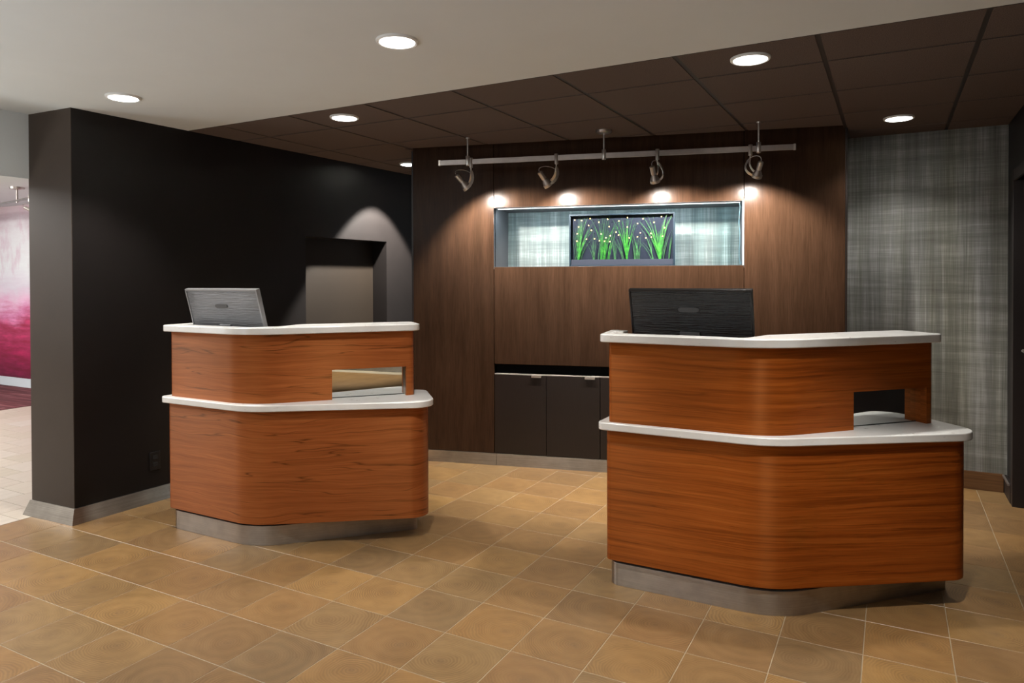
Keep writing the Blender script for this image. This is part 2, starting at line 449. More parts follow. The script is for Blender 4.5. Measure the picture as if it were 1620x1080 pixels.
def area(poly):
    return .5*sum(poly[i][0]*poly[(i+1) % len(poly)][1]-poly[(i+1) % len(poly)][0]*poly[i][1] for i in range(len(poly))) if len(poly) > 2 else 0
def in_view(x, y, z, mx=30):
    d = Vector((x, y, z-EYE)); dz = d.dot(Fw)
    if dz < .3: return None
    u = 810 + 1118.9*d.dot(Rv)/dz; v = 453.65 - 1118.9*d.dot(Uv)/dz
    return (u, v) if -mx < u < 1620+mx and -mx < v < 1080+mx else None

# wall frame of the angled panelled wall: s along it, d behind its face
W0 = Vector((-3.38, 4.625)); WT = Vector((.9716, .2366)); WN = Vector((-.2366, .9716))
WANG = math.atan2(WT.y, WT.x)
def wp(s, d, z): q = W0 + WT*s + WN*d; return (q.x, q.y, z)
def wbox(mb, s0, s1, d0, d1, z0, z1):
    return mb.prism([(s0, d0), (s1, d0), (s1, d1), (s0, d1)], z0, z1, map3=lambda x, y, z: wp(x, y, z))
# left wall line
def lx(y): return -4.296 + (y-2.475)*.0395

# ------------------------------------------------------------------ FLOOR
floor = MB().box(-4.652, 4.6, -3.6, 7.2, -.12, -.0012).build('floor', 'grout'); tag(floor, kind='structure')
T = .30386; X0, Y0 = -1.917, 1.807
tm = MB(); h = T/2 - .0014; c = .0012
tm.v = [(-h, -h, -.01), (h, -h, -.01), (h, h, -.01), (-h, h, -.01), (-h, -h, -c), (h, -h, -c), (h, h, -c), (-h, h, -c),
        (-h+c, -h+c, 0), (h-c, -h+c, 0), (h-c, h-c, 0), (-h+c, h-c, 0)]
for k in range(4):
    j = (k+1) % 4; tm.face((k, j, 4+j, 4+k)); tm.face((4+k, 4+j, 8+j, 8+k))
tm.face((8, 9, 10, 11)); tile_me = tm.mesh('tile')
cells = []
for i in range(-9, 22):
    for j in range(-18, 18):
        x, y = X0+(i+.5)*T, Y0+(j+.5)*T
        if x > 3.4 or y < -3.5: continue
        if x < lx(y)-.12 and y > 2.62: continue
        dv = (Vector((x, y))-W0).dot(WN); sv = (Vector((x, y))-W0).dot(WT)
        if dv > .2 and 0.1 < sv < 3.3: continue
        if x > .9 and y > 3.6: continue
        if y > 6.9: continue
        vis = any(in_view(x+a*T/2, y+b*T/2, 0, 6) for a in (-1, 1) for b in (-1, 1))
        cells.append((not vis, (Vector((x, y, -EYE))).length, x, y))
cells.sort(); vis = [q for q in cells if not q[0]]
for k, (_, _, x, y) in enumerate(vis[:300]):
    link('floor_tile', tile_me, 'endgrain_tile', floor, (x, y, 0))
rest = MB()
for (_, _, x, y) in vis[300:] + [q for q in cells if q[0]]:
    rest.box(x-h, x+h, y-h, y+h, -.008, 0)
r_ = rest.build('floor_tile_field', 'endgrain_tile', floor); r_['kind'] = 'stuff'

annex = MB().box(-8.79, -4.652, -3.6, 5.45, -.12, -.0015).build('floor', 'pale_grout'); tag(annex, kind='structure')
pt = MB().box(-.152+.0016, .152-.0016, -.305+.0016, .305-.0016, -.01, 0).mesh('pale_tile')
left_over = MB()
k0 = 0
for m_ in range(-1, 14):
    xc = -4.887 - .304*m_ + .152 if m_ >= 0 else -4.887+.152
    if m_ == -1: continue
    xr = -4.887 - .304*(m_-1)           # right edge of the column
    xl = xr - .304
    ybase = 2.504 + .1515*(m_-1)
    for q in range(-12, 8):
        ya = ybase + .61*q; yb = ya + .61
        if yb > 5.4 or ya < -3.5: continue
        x0, x1 = xl, min(xr, -4.654)
        if x0 < -8.79: x0 = -8.788
        if x1 - x0 < .02: continue
        seen = any(in_view(a, b, 0, 10) for a in (x0, x1) for b in (ya, (ya+yb)/2, yb)) and not (x0 > -4.7 and ya > 2.6)
        full = abs((x1-x0)-.304) < 1e-3
        if seen and full: link('floor_tile', pt, 'pale_tile', annex, ((x0+x1)/2, (ya+yb)/2, 0))
        elif seen: MB().box(-(x1-x0)/2+.0016, (x1-x0)/2-.0016, -.3034, .3034, -.01, 0).build('floor_tile', 'pale_tile', annex, loc=((x0+x1)/2, (ya+yb)/2, 0))
        else: left_over.box(x0+.0016, x1-.0016, ya+.0016, yb-.0016, -.01, 0)
o = left_over.build('floor_tile_field', 'pale_tile', annex); o['kind'] = 'stuff'
cp = MB().box(-12.4, -8.79, -3.6, 5.33, -.12, .004).build('carpet', 'wine_carpet')
tag(cp, 'wine red streaky carpet in the far annex below the pink mural', 'carpet')

# ------------------------------------------------------------------ CEILINGS
mb = MB(); mb.box(-12.4, 4.6, -3.6, 3.2455, CH, CH+.14); mb.box(-12.4, -4.62, 3.2455, 5.6, CH, CH+.14)
ceil = mb.build('ceiling', 'white_plaster'); tag(ceil, kind='structure')
dark = MB().box(-4.75, .85, 3.2475, 7.3, CH+.085, CH+.14).build('ceiling', 'black_gap'); tag(dark, kind='structure')
G = .61; CX, CY = -2.719, 3.668
GAP = .115
regions = [
    [(0, 1, -3.2475), (1, 0, 3.375), (-1, 0, -.28), (WN.x*-1, WN.y*-1, (W0.dot(WN) - GAP))],           # before the panelled wall
    [(0, 1, -3.2475), (-1, 0, -3.375), (1, -.0395, 4.296+.0395*2.475), (0, -1, 7.1)],                   # passage at the left
    [(0, 1, -3.2475), (1, 0, .28), (-1, 0, .69), (0, -1, 5.77)]]                                        # bay in front of the wallpaper
for i in range(-4, 7):
    for j in range(-1, 7):
        x0, y0 = CX+i*G, CY+j*G; cx, cy = x0+G/2, y0+G/2
        g = .011; t = MB(); n_ = 0
        for reg in regions:
            cell = [(x0+g, y0+g), (x0+G-g, y0+g), (x0+G-g, y0+G-g), (x0+g, y0+G-g)]
            for a, b, c_ in reg:
                cell = clip(cell, a, b, c_)
                if len(cell) < 3: break
            if len(cell) > 2 and area(cell) > 1e-3:
                t.prism([(p[0]-cx, p[1]-cy) for p in cell], 0, .02); n_ += 1
        if n_:
            t.build('ceiling_tile', 'acoustic_tile', dark, loc=(cx, cy, CH))
# tee grid just above the dropped faces of the tiles
for i in range(-3, 7):
    x = CX+i*G; y1 = 7.1 if x < -3.375 else (5.77 if x > -.28 else W0.y + (x-W0.x)*WT.y/WT.x - .12)
    if lx(3.3) < x < .69: MB().box(x-.013, x+.013, 3.2475, y1, CH+.003, CH+.009).build('ceiling_grid_bar', 'tee_brown', dark)
for j in range(0, 7):
    y = CY+j*G
    segs = []
    xw = W0.x + (y + .12 - W0.y)*WT.x/WT.y
    if y < 4.6: segs.append((lx(y), .69))
    else:
        segs.append((lx(y), -3.375))
        if y < 5.77: segs.append((max(xw, -3.375), .69) if xw < .69 else (-.28, .69))
    for a, b in segs:
        if b-a > .05: MB().box(a, b, y-.013, y+.013, CH+.0032, CH+.0088).build('ceiling_grid_bar', 'tee_brown', dark)
# metal edge where the plaster ends
e = MB().box(-4.3, 4.5, 3.243, 3.2475, CH-.0015, CH+.03).build('trim_1', 'tee_brown'); tag(e, kind='structure')

# ------------------------------------------------------------------ LEFT WALL (pier, long face, alcove)
AL0, AL1, ALZ = 4.303, 5.305, 1.806
mb = MB()
mb.prism([(-4.705, 2.455), (lx(2.475), 2.475), (lx(AL0), AL0), (-4.665, AL0)], 0, CH)
mb.prism([(-4.665, AL0), (lx(AL0), AL0), (lx(AL1), AL1), (-4.665, AL1)], ALZ, CH)
mb.prism([(-4.665, AL1), (lx(AL1), AL1), (lx(7.2), 7.2), (-4.665, 7.2)], 0, CH)
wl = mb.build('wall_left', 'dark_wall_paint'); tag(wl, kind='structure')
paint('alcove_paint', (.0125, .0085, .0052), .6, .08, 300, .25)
MB().prism([(-4.665, AL0), (lx(AL0)-.165, AL0), (lx(AL1)-.165, AL1), (-4.665, AL1)], 0, ALZ).build('alcove_back', 'alcove_paint', wl)
MB().prism([(-4.709, 2.451), (lx(2.475)-.001, 2.471), (lx(2.475)-.001, 2.4752), (-4.7052, 2.4555)], 0.0, CH).build('pier_face', 'pier_lit_paint', wl)
mb = MB().box(-4.7, -3.3, 6.9, 7.2, 0, CH); wb = mb.build('wall_rear', 'dark_wall_paint'); tag(wb, kind='structure')
# flared steel baseboard round the pier and along the wall
def flared(path, z1, top, bot, name, mat, parent=None):
    """path: CCW-outward polyline points; normals to the right of travel"""
    mb = MB(); n = len(path); outT, outB = [], []
    def off(d):
        res = []
        for i in range(n):
            p = Vector(path[i])
            es = []
            if i > 0: es.append((p-Vector(path[i-1])).normalized())
            if i < n-1: es.append((Vector(path[i+1])-p).normalized())
            ns = [Vector((e.y, -e.x)) for e in es]
            if len(ns) == 2:
                b = (ns[0]+ns[1]).normalized(); res.append(p + b*(d/max(.3, b.dot(ns[0]))))
            else: res.append(p + ns[0]*d)
        return res
    A, B, C_ = off(.0), off(bot), off(top)
    for ring, z in ((A, 0), (B, 0), (C_, z1), (A, z1)):
        for p in ring: mb.v.append((p.x, p.y, z))
    for r0 in range(3):
        for i in range(n-1):
            a, b = r0*n+i, r0*n+i+1; mb.face((a, b, b+n, a+n))
    mb.face((0, n, 2*n, 3*n)); mb.face((n-1, 4*n-1, 3*n-1, 2*n-1))
    return mb.build(name, mat, parent)
o = flared([(-4.705, 3.4), (-4.707, 2.453), (lx(2.475), 2.473), (lx(AL0), AL0)], .088, .010, .038, 'baseboard_left', 'brushed_steel'); tag(o, kind='structure')
o = flared([(lx(AL1), AL1), (lx(6.9), 6.9)], .088, .010, .038, 'baseboard_left', 'brushed_steel'); tag(o, kind='structure')
# wall outlet, black
ot = empty('wall_outlet', (lx(2.98), 2.98, .262), -math.atan(.0395)); tag(ot, 'small black electrical outlet low on the dark wall left of the left desk', 'outlet')
MB().box(0, .006, -.036, .036, -.06, .06).build('cover_plate', 'black_plastic', ot, bevel=.002)
for z in (-.024, .024): MB().box(.006, .009, -.016, .016, z-.014, z+.014).build('socket', 'rubber_black', ot, bevel=.001)

# bulkhead over the annex opening
o = MB().box(-5.06, -4.705, -3.6, 2.455, 2.08, CH).build('trim_2', 'white_plaster'); tag(o, kind='structure')
# mural wall of the annex
mb = MB(); mb.prism([(-12.4, 5.33), (-4.67, 5.33), (-4.67, 5.5), (-12.4, 5.5)], 0, CH)
o = mb.build('wall_annex', 'mural_print'); tag(o, kind='structure')
o = MB().box(-12.4, -4.7, 5.312, 5.33, 0, .122).build('baseboard_annex', 'white_baseboard', bevel=.003); tag(o, kind='structure')

# ------------------------------------------------------------------ PANELLED WALL with niche
S1, S2, S3 = .673, 2.526, 3.191
NZ0, NZ1, ND = 1.546, 2.003, .44
core = MB()
wbox(core, 0.0, S3, ND+.02, ND+.16, 0, CH+.06)
wallb = core.build('wall_back', 'dark_wall_paint'); tag(wallb, kind='structure')
def panel(s0, s1, z0, z1, mat='stained_panel', d0=0.0, d1=.025, name='wall_panel', g=.0018):
    mb = MB(); wbox(mb, s0+g, s1-g, d0, d1, z0+g, z1-g); return mb.build(name, mat, wallb, bevel=.0012)
panel(0, S1, .092, CH+.05); panel(S2, S3, .092, CH+.05)
panel(S1, S2, NZ1, CH+.05); panel(S1, S2, .79, NZ0)
mb = MB()                                                        # backing behind the joints, so that they stay dark
wbox(mb, .002, S1, .025, .05, 0, CH+.05); wbox(mb, S2, S3-.002, .025, .05, 0, CH+.05)
wbox(mb, S1, S2, .025, .05, NZ1+.02, CH+.05); wbox(mb, S1, S2, .045, .06, .70, .79); wbox(mb, S1, S2, .025, .05, .79, NZ0-.02)
wbox(mb, 0, .02, .05, ND+.02, 0, CH+.05); wbox(mb, S3-.02, S3, .05, ND+.02, 0, CH+.05)
mb.build('backing_board', 'black_gap', wallb)
mb = MB(); wbox(mb, 0, S3, -.115, .0, CH+.05, CH+.06); mb.build('shadow_gap_lid', 'black_gap', wallb)
# right end and left end of the wall box
mb = MB(); wbox(mb, S3-.001, S3+.012, 0, ND+.16, 0, CH+.05); mb.build('end_panel', 'cabinet_veneer', wallb)
mb = MB(); wbox(mb, -.012, .001, 0, ND+.16, 0, CH+.05); mb.build('end_panel', 'cabinet_veneer', wallb)
# niche lining
def npart(name, mat, s0, s1, d0, d1, z0, z1): mb = MB(); wbox(mb, s0, s1, d0, d1, z0, z1); return mb.build(name, mat, wallb)
paint('niche_lining', (.055, .056, .062), .6, .05)
npart('niche_side', 'niche_lining', S1-.018, S1, .003, ND, NZ0-.018, NZ1+.018)
npart('niche_side', 'niche_lining', S2, S2+.018, .003, ND, NZ0-.018, NZ1+.018)
npart('niche_shelf', 'niche_lining', S1, S2, .003, ND, NZ0-.018, NZ0)
npart('niche_top', 'niche_lining', S1, S2, .003, ND, NZ1, NZ1+.018)
npart('niche_wallpaper', 'niche_wallpaper', S1, S2, ND-.004, ND, NZ0, NZ1)
flat('niche_glass_edge', (.35, .50, .55), .15, .2)
npart('niche_edge_strip', 'niche_glass_edge', S2-.012, S2-.001, .004, .016, NZ0, NZ1)
# led strip along the niche top
led = empty('led_strip', wp((S1+S2)/2, .035, NZ1), WANG); tag(led, 'thin cool white strip light along the top of the lit wall niche', 'light')
MB().box(-.91, .91, -.010, .010, -.006, 0).build('channel', 'rail_nickel', led)
MB().box(-.90, .90, -.007, .007, -.009, -.006).build('diffuser', 'led_diffuser', led)
q = wp((S1+S2)/2, .05, NZ1-.015)
add_light('strip_glow', 'AREA', q, P_LED, (.78, .93, 1), target=wp((S1+S2)/2, .30, NZ0-.05), shape='RECTANGLE', size=1.76, size_y=.03)
# loose thin cable hanging at the right end
mb = MB(); z = [NZ1-.01, 1.96, 1.90, 1.84, 1.78, 1.72, 1.66, 1.60, 1.57, 1.556]
mb.tube([wp(S2-.030 + .004*math.sin(k*1.7), .02, zz) for k, zz in enumerate(z)] + [wp(S2-.022, .02, 1.553), wp(S2-.016, .02, 1.57)], .0022, 6)
o = mb.build('strip_cable', 'cable_blue'); tag(o, 'thin dark blue cable hanging at the right end of the lit niche', 'cable')

# baseboard of the panelled wall, in lengths
for a, b in ((0, .69), (.69, 2.3), (2.3, S3)):
    mb = MB(); wbox(mb, a+.001, b-.001, -.004, .03, 0, .091); o = mb.build('baseboard_back', 'brushed_steel'); tag(o, kind='structure')

# low cabinets built into the panelled wall
cab = empty('base_cabinet', wp(S1, 0, .092), WANG)
tag(cab, 'dark built-in base cabinet with flat doors below the lit niche', 'cabinet')
MB().box(.004, S2-S1-.004, .024, .043, 0, .612).build('carcass', 'black_gap', cab)
top = MB().box(.003, S2-S1-.003, -.001, .043, .6185, .6245).build('top_edge', 'rail_nickel', cab)
s = 0
for k in range(5):
    e = min(s+.412, S2-S1)
    d = MB().box(s+.002, e-.002, 0, .022, .002, .616).build('door', 'cabinet_veneer', cab, bevel=.001)
    hx = e-.075
    if e-s > .3:
        mb = MB(); mb.box(hx-.038, hx+.038, -.016, .004, .612, .6175); mb.box(hx-.038, hx+.038, -.016, -.013, .603, .6175)
        mb.build('handle', 'satin_nickel', d)
    s = e

# ------------------------------------------------------------------ RIGHT BAY: wallpapered wall, right wall, door
mb = MB(); mb.prism([(-.9, 5.77), (.69, 5.77), (.69, 5.9), (-.9, 5.9)], 0, CH)
o = mb.build('wall_bay', 'plaid_wallpaper'); tag(o, kind='structure')
o = MB().box(-.5, .67, 5.752, 5.77, 0, .123).build('baseboard_bay', 'brown_baseboard', bevel=.002); tag(o, kind='structure')
DY0, DY1, DZ = 4.52, 5.42, 2.06
mb = MB(); mb.box(.69, .84, 3.2475, DY0, 0, CH); mb.box(.69, .84, DY1, 5.9, 0, CH); mb.box(.69, .84, DY0, DY1, DZ, CH)
o = mb.build('wall_right', 'dark_wall_paint'); tag(o, kind='structure')
o = MB().box(.672, .69, DY1+.075, 5.752, 0, .123).build('baseboard_right', 'dark_trim', bevel=.002); tag(o, kind='structure')
o = MB().box(.660, .672, DY1+.075, 5.752, .112, .123).build('trim_3', 'rail_nickel'); tag(o, kind='structure')
door = empty('door_1', (.76, (DY0+DY1)/2, 0)); tag(door, kind='structure')
mb = MB(); mb.box(-.085, .07, DY1-.0-4.97, DY1+.07-4.97, 0, DZ+.07); mb.box(-.085, .07, DY0-.07-4.97, DY0-4.97, 0, DZ+.07); mb.box(-.085, .07, DY0-4.97, DY1-4.97, DZ, DZ+.07)
mb.build('door_frame', 'dark_trim', door, bevel=.002)
lf = MB().box(.0, .04, DY0-4.97, DY1-4.97, .005, DZ-.005).build('door_leaf', 'dark_trim', door)
MB().tube([(-.0, .36, 1.0), (-.045, .36, 1.0), (-.05, .33, 1.0), (-.05, .26, 1.0)], .008, 8).build('handle', 'satin_nickel', lf)
# far side of the lobby and an added light-blocking wall, out of the frame
o = MB().box(3.5, 3.6, -3.6, 5.9, 0, CH).build('wall_unseen', 'dark_wall_paint'); tag(o, kind='structure')
o = MB().box(-1.2, 3.5, -3.7, -3.6, 0, CH).build('wall_unseen', 'dark_wall_paint'); tag(o, kind='structure')  # added wall, keeps world light from the right front off the desk
o = MB().box(3.48, 3.5, -3.6, 5.9, 0, .1).build('baseboard_lobby', 'brushed_steel'); tag(o, kind='structure')

# ------------------------------------------------------------------ DOWNLIGHTS
lens_me = MB().lathe([(-.010, .064), (-.0115, .072), (-.010, .076), (-.006, .078)], n=32).mesh('lens')
ring_me = MB().lathe([(-.010, .0785), (-.012, .084), (-.008, .090), (0, .091)], n=32).mesh('trim_ring')
def downlight(x, y, label, power, cone, blend, trim='light_trim', zt=CH, group=None, aim=None):
    r = empty('downlight', (x, y, zt)); tag(r, label, 'light', group)
    rg = link('trim_ring', ring_me, 'light_trim', r); ln = link('lens', lens_me, 'lamp_lens', r)
    add_light('downlight_beam', 'SPOT', (x, y, zt-.02), power, (1, .95, .88), target=aim or (x, y+.0001, 0), parent=r, spot_size=math.radians(cone), spot_blend=blend, shadow_soft_size=.05)
downlight(-3.79, 2.47, 'round recessed downlight in the white ceiling above the left pier', P_WHITE, 98, .6)
downlight(-1.875, 2.457, 'round recessed downlight in the white ceiling, top centre, between the desks', P_WHITE, 98, .6)
downlight(-3.047, 3.447, 'round downlight in the dark tiled ceiling above the left desk', P_DARK, 84, .35)
downlight(-.583, 3.445, 'round downlight in the dark tiled ceiling above the right desk', P_DARK, 84, .35)
downlight(.039, 5.179, 'round downlight in the dark ceiling before the plaid wallpaper', P_DARK*.5, 118, .6)
downlight(-3.774, 5.116, 'round downlight half hidden behind the left edge of the panelled wall', P_DARK*10.5, 76, .2, aim=(-4.17, 5.10, .8))
for x, y, k_, cone_ in ((.04, 2.46, 1.15, 80), (-3.79, .55, .5, 98), (-1.875, .55, .5, 98), (-3.79, -1.4, .6, 98), (3.0, -.8, 3.4, 70)):  # last beam is added, brightening the floor mirrored in the left desk
    add_light('lobby_downlight_or_fill', 'SPOT', (x, y, CH-.02), P_WHITE*k_, (1, .95, .88), target=(x, y+.0001, 0), spot_size=math.radians(cone_), spot_blend=.6, shadow_soft_size=.05)

# ------------------------------------------------------------------ MONORAIL with four lamp heads
RZ = 2.303
ra, rb = Vector((-2.933, 4.333, RZ)), Vector((-.550, 4.928, RZ)); RD = (rb-ra).normalized(); RL = (rb-ra).length
RANG = math.atan2(RD.y, RD.x)
def rail_pt(x): t = (x-ra.x)/(rb.x-ra.x); return ra + (rb-ra)*t
rail = empty('track_rail', tuple(ra), RANG); tag(rail, 'long brushed nickel track rail hanging before the panelled wall', 'rail')
MB().box(.012, RL-.012, -.006, .006, -.018, .018).build('rail_bar', 'rail_nickel', rail, bevel=.001)
for a in (0, RL-.014): MB().box(a, a+.014, -.008, .008, -.020, .020).build('end_cap', 'satin_nickel', rail, bevel=.001)
for x, big in ((-2.716, 0), (-1.757, 1), (-.772, 0)):
    l = (x-ra.x)/RD.x
    top_z = CH-RZ
    mb = MB().lathe([(0.04, .0055), (top_z-.004, .0055)], (l, 0, 0), (0, 0, 1), 10); mb.build('stem', 'satin_nickel', rail)
    MB().lathe([(-.028, .013), (-.026, .0145), (.040, .0145), (.042, .013)], (l, 0, 0), (0, 0, 1), 16).build('stem_clamp', 'satin_nickel', rail)
    if big: MB().lathe([(top_z-.022, .012), (top_z-.018, .050), (top_z-.010, .056), (top_z, .056)], (l, 0, 0), (0, 0, 1), 28).build('canopy', 'rail_nickel', rail)
    else: MB().lathe([(top_z-.005, .014), (top_z, .015)], (l, 0, 0), (0, 0, 1), 16).build('ceiling_cap', 'satin_nickel', rail)
    
def track_head(p_rail, socket, lensp, arm, target, label, power, parent=None, group='lamp heads on the track rail', zoff=0):
    """p_rail: point of the hanger on the rail; socket, lensp: back and front ends of the lamp; arm: middle points of the yoke"""
    P = Vector(p_rail); S = Vector(socket)-P; Lp = Vector(lensp)-P; ax = (Lp-S).normalized(); ln = (Lp-S).length
    r = empty('track_lamp', tuple(P)); tag(r, label, 'light', group)
    mb = MB().lathe([(-.044, .011), (-.042, .0135), (.026, .0135), (.028, .012)], (0, 0, 0), (0, 0, 1), 16)
    mb.lathe([(-.062, .005), (-.044, .005)], (0, 0, 0), (0, 0, 1), 10); mb.build('hanger', 'satin_nickel', r)
    side = ax.cross(Vector((0, 0, 1))); side = side.normalized() if side.length > .1 else Vector((1, 0, 0))
    # two-pronged yoke: a flat curved strap on either side of the lamp
    start = Vector((0, 0, -.060)); mid = Vector(arm)-P; ringc = Lp - ax*.012
    for sg in (-1, 1):
        end = ringc + side*sg*.031
        pts = []
        for k in range(9):
            t = k/8; a = start.lerp(mid + side*sg*.026, t); b = (mid + side*sg*.026).lerp(end, t); pts.append(a.lerp(b, t))
        mb = MB(); i0 = 0
        for k, p in enumerate(pts):
            dd = (pts[min(k+1, 8)] - pts[max(k-1, 0)]).normalized(); wv_ = side*.0015; up_ = side.cross(dd).normalized()*(.010 if 0 < k < 8 else .006)
            for q_ in (p-wv_-up_, p+wv_-up_, p+wv_+up_, p-wv_+up_): mb.v.append(tuple(q_))
        for k in range(8):
            for e_ in range(4): mb.face((4*k+e_, 4*k+(e_+1) % 4, 4*k+4+(e_+1) % 4, 4*k+4+e_))
        mb.face((3, 2, 1, 0)); mb.face((32, 33, 34, 35)); mb.build('yoke_arm', 'satin_nickel', r)
    mb = MB().lathe([(0, .013), (.003, .0175), (ln*.50, .0175), (ln*.52, .015)], S, ax, 20); mb.build('socket', 'satin_nickel', r)
    mb = MB().lathe([(ln*.50, .014), (ln*.60, .020), (ln*.74, .028), (ln*.84, .031)], S, ax, 24); rf = mb.build('reflector', 'rail_nickel', r)
    mb = MB().lathe([(ln*.83, .0295), (ln*.84, .034), (ln*1.0, .034), (ln*1.0, .031)], S, ax, 24); mb.build('front_ring', 'satin_nickel', r)
    mb = MB().lathe([(ln*1.0, .0285), (ln*1.004, .028)], S, ax, 20); bl = mb.build('bulb_face', 'lamp_lens', r)
    cp_ = S - ax*.004; pts = []
    e0 = start.lerp(mid, .55)
    c1 = cp_ - ax*.045 + Vector((0, 0, .012)); c2 = e0 + Vector((0, 0, .035)) - ax*.03
    for k in range(13):
        t = k/12; pts.append(cp_*(1-t)**3 + c1*3*t*(1-t)**2 + c2*3*t*t*(1-t) + e0*t**3)
    MB().tube(pts, .0026, 6).build('lead_wire', 'rail_nickel', r)
    if power:
        g = Vector(lensp) + ax*.012
        add_light('track_beam', 'SPOT', tuple(g), power, (1, .93, .85), target=target, parent=r, spot_size=math.radians(128), spot_blend=.5, shadow_soft_size=.014)
    return r
def hd(xh, sx, sz, lx_, lz, armx, armz, label, tx, tz, dS=0.0, dL=.02):
    P = rail_pt(xh)
    def on(x, z, toward):   # point in the rail plane shifted towards the wall
        q = rail_pt(x); return (q.x + WN.x*toward, q.y + WN.y*toward, z)
    tgt = wp((Vector((tx, 0)).x - W0.x)/WT.x, 0, tz)
    track_head((P.x, P.y, RZ), on(sx, sz, -.035+dS), on(lx_, lz, dL), on(armx, armz, .03), tgt, label, P_TRACK)
hd(-2.692, -2.790, 2.207, -2.722, 2.112, -2.680, 2.165, 'first track lamp from the left on the rail, socket tipped up to the left', -2.60, 1.50)
hd(-2.082, -2.192, 2.203, -2.138, 2.110, -2.070, 2.165, 'second track lamp from the left, tipped up to the left', -2.05, 1.50)
hd(-1.405, -1.438, 2.210, -1.419, 2.108, -1.360, 2.165, 'third track lamp from the left, nearly upright', -1.40, 1.50)
hd(-.822, -.760, 2.212, -.783, 2.118, -.865, 2.175, 'rightmost track lamp, leaning to the right beside the end stem', -.90, 1.50)

# annex track light
AZ = 2.335
ar = empty('track_rail', (-8.464, 4.286, AZ)); tag(ar, 'nickel track rail on the ceiling before the pink mural', 'rail')
MB().tube([(-2.6, .46, -.005), (1.6, -.28, -.005)], .015, 8).build('rail_bar', 'rail_nickel', ar)
MB().lathe([(CH-AZ-.03, .02), (CH-AZ-.022, .07), (CH-AZ, .075)], n=24).build('canopy', 'rail_nickel', ar)
MB().lathe([(-.03, .012), (CH-AZ-.03, .010)], n=12).build('stem', 'rail_nickel', ar)
track_head((-8.10, 4.222, AZ), (-8.16, 4.20, AZ-.10), (-8.02, 4.30, AZ-.19), (-8.12, 4.25, AZ-.12), None, 'track lamp on the far annex rail, half hidden behind the pier', 0, group=None)

# ------------------------------------------------------------------ GRASS PICTURE BOX in the niche
BS0, BS1 = 1.262, 2.046; BW = BS1-BS0; BH = .392
gb = empty('grass_light_box', wp(BS0, .02, NZ0), WANG); tag(gb, 'dark framed shadow box with green grass and tiny yellow lights in the niche', 'artwork')
fr = .012; dp = .05
for x0, x1, z0, z1 in ((0, fr, 0, BH), (BW-fr, BW, 0, BH), (fr, BW-fr, 0, fr*.7), (fr, BW-fr, BH-fr, BH)):
    MB().box(x0, x1, 0, dp, z0, z1).build('frame_side', 'dark_frame', gb, bevel=.0015)
MB().box(fr, BW-fr, dp-.006, dp, fr*.7, BH-fr).build('back_panel', 'panel_slate', gb)
MB().box(fr, BW-fr, .006, dp-.006, fr*.7, .050).build('planter_strip', 'planter_grey', gb, bevel=.001)
ZX = lambda px: fr + (px-105)/(1460-105)*(BW-2*fr)
ZZ = lambda py: .008 + (805-py)/(805-125)*(BH-fr-.008)
random.seed(11)
def tuft(bx, tips, mat, y, base_w=10, wd=.0027, name='grass_tuft'):
    mb = MB(); y = .014 + (y-.034)*.7
    for (tx, ty) in tips:
        b = (ZX(bx + random.uniform(-base_w, base_w)), y + random.uniform(-.004, .004), .050)
        e = (ZX(tx), y + random.uniform(-.004, .006), ZZ(ty))
        midx = b[0] + (e[0]-b[0])*.32; mid = (midx, y, b[2] + (e[2]-b[2])*.62)
        pts = []
        for k in range(7):
            t = k/6; pts.append([b[i]*(1-t)**2 + mid[i]*2*t*(1-t) + e[i]*t*t for i in range(3)])
        i0 = len(mb.v)
        for k, p in enumerate(pts):
            wdt = wd*(1 - (k/6)**1.6)*(.75 + .25*math.sin(k)) + .0006
            d = Vector(pts[min(k+1, 6)]) - Vector(pts[max(k-1, 0)]); s_ = Vector((d.z, 0, -d.x)).normalized()*wdt*.5
            mb.v += [(p[0]-s_.x, p[1], p[2]-s_.z), (p[0]+s_.x, p[1], p[2]+s_.z), (p[0], p[1]+.0012, p[2])]
        for k in range(6):
            a = i0+3*k
            mb.face((a, a+1, a+4, a+3)); mb.face((a+1, a+2, a+5, a+4)); mb.face((a+2, a, a+3, a+5))
    return mb.build(name, mat, gb)
R_ = random.uniform
tuft(205, [(130+R_(-10, 10), 300), (160, 280), (210, 140), (225, 170), (240, 160), (262, 150), (290, 150), (332, 138), (325, 160), (405, 215), (440, 270), (430, 200), (360, 340), (385, 350), (190, 330), (185, 250), (300, 200), (270, 230), (345, 300), (248, 200)], 'grass_green', .040)
tuft(205, [(120, 350), (130, 500), (330, 470), (350, 480), (400, 430), (115, 420), (290, 520), (180, 380)], 'grass_dark', .055, 60)
tuft(420, [(350, 470), (400, 380), (300, 490), (410, 330), (430, 460), (385, 520), (445, 400), (470, 480)], 'grass_dark', .05, 25)
tuft(530, [(375, 165), (395, 190), (462, 130), (480, 200), (530, 135), (515, 230), (560, 180), (575, 150), (590, 190), (632, 132), (600, 170), (545, 250), (655, 330), (700, 260), (735, 205), (500, 300), (620, 310)], 'grass_green', .040, 28)
tuft(520, [(470, 330), (490, 390), (510, 420), (560, 400), (600, 420), (640, 400), (615, 370), (580, 460), (530, 350), (450, 440)], 'grass_dark', .055, 60)
tuft(610, [(690, 230), (770, 190), (720, 250), (660, 420), (565, 360)], 'grass_green', .045, 15)
tuft(700, [(660, 400), (690, 390), (700, 480), (640, 480), (730, 520)], 'grass_dark', .055, 15)
tuft(800, [(690, 480), (720, 440), (745, 500), (700, 520), (760, 430), (670, 470)], 'grass_dark', .052, 20)
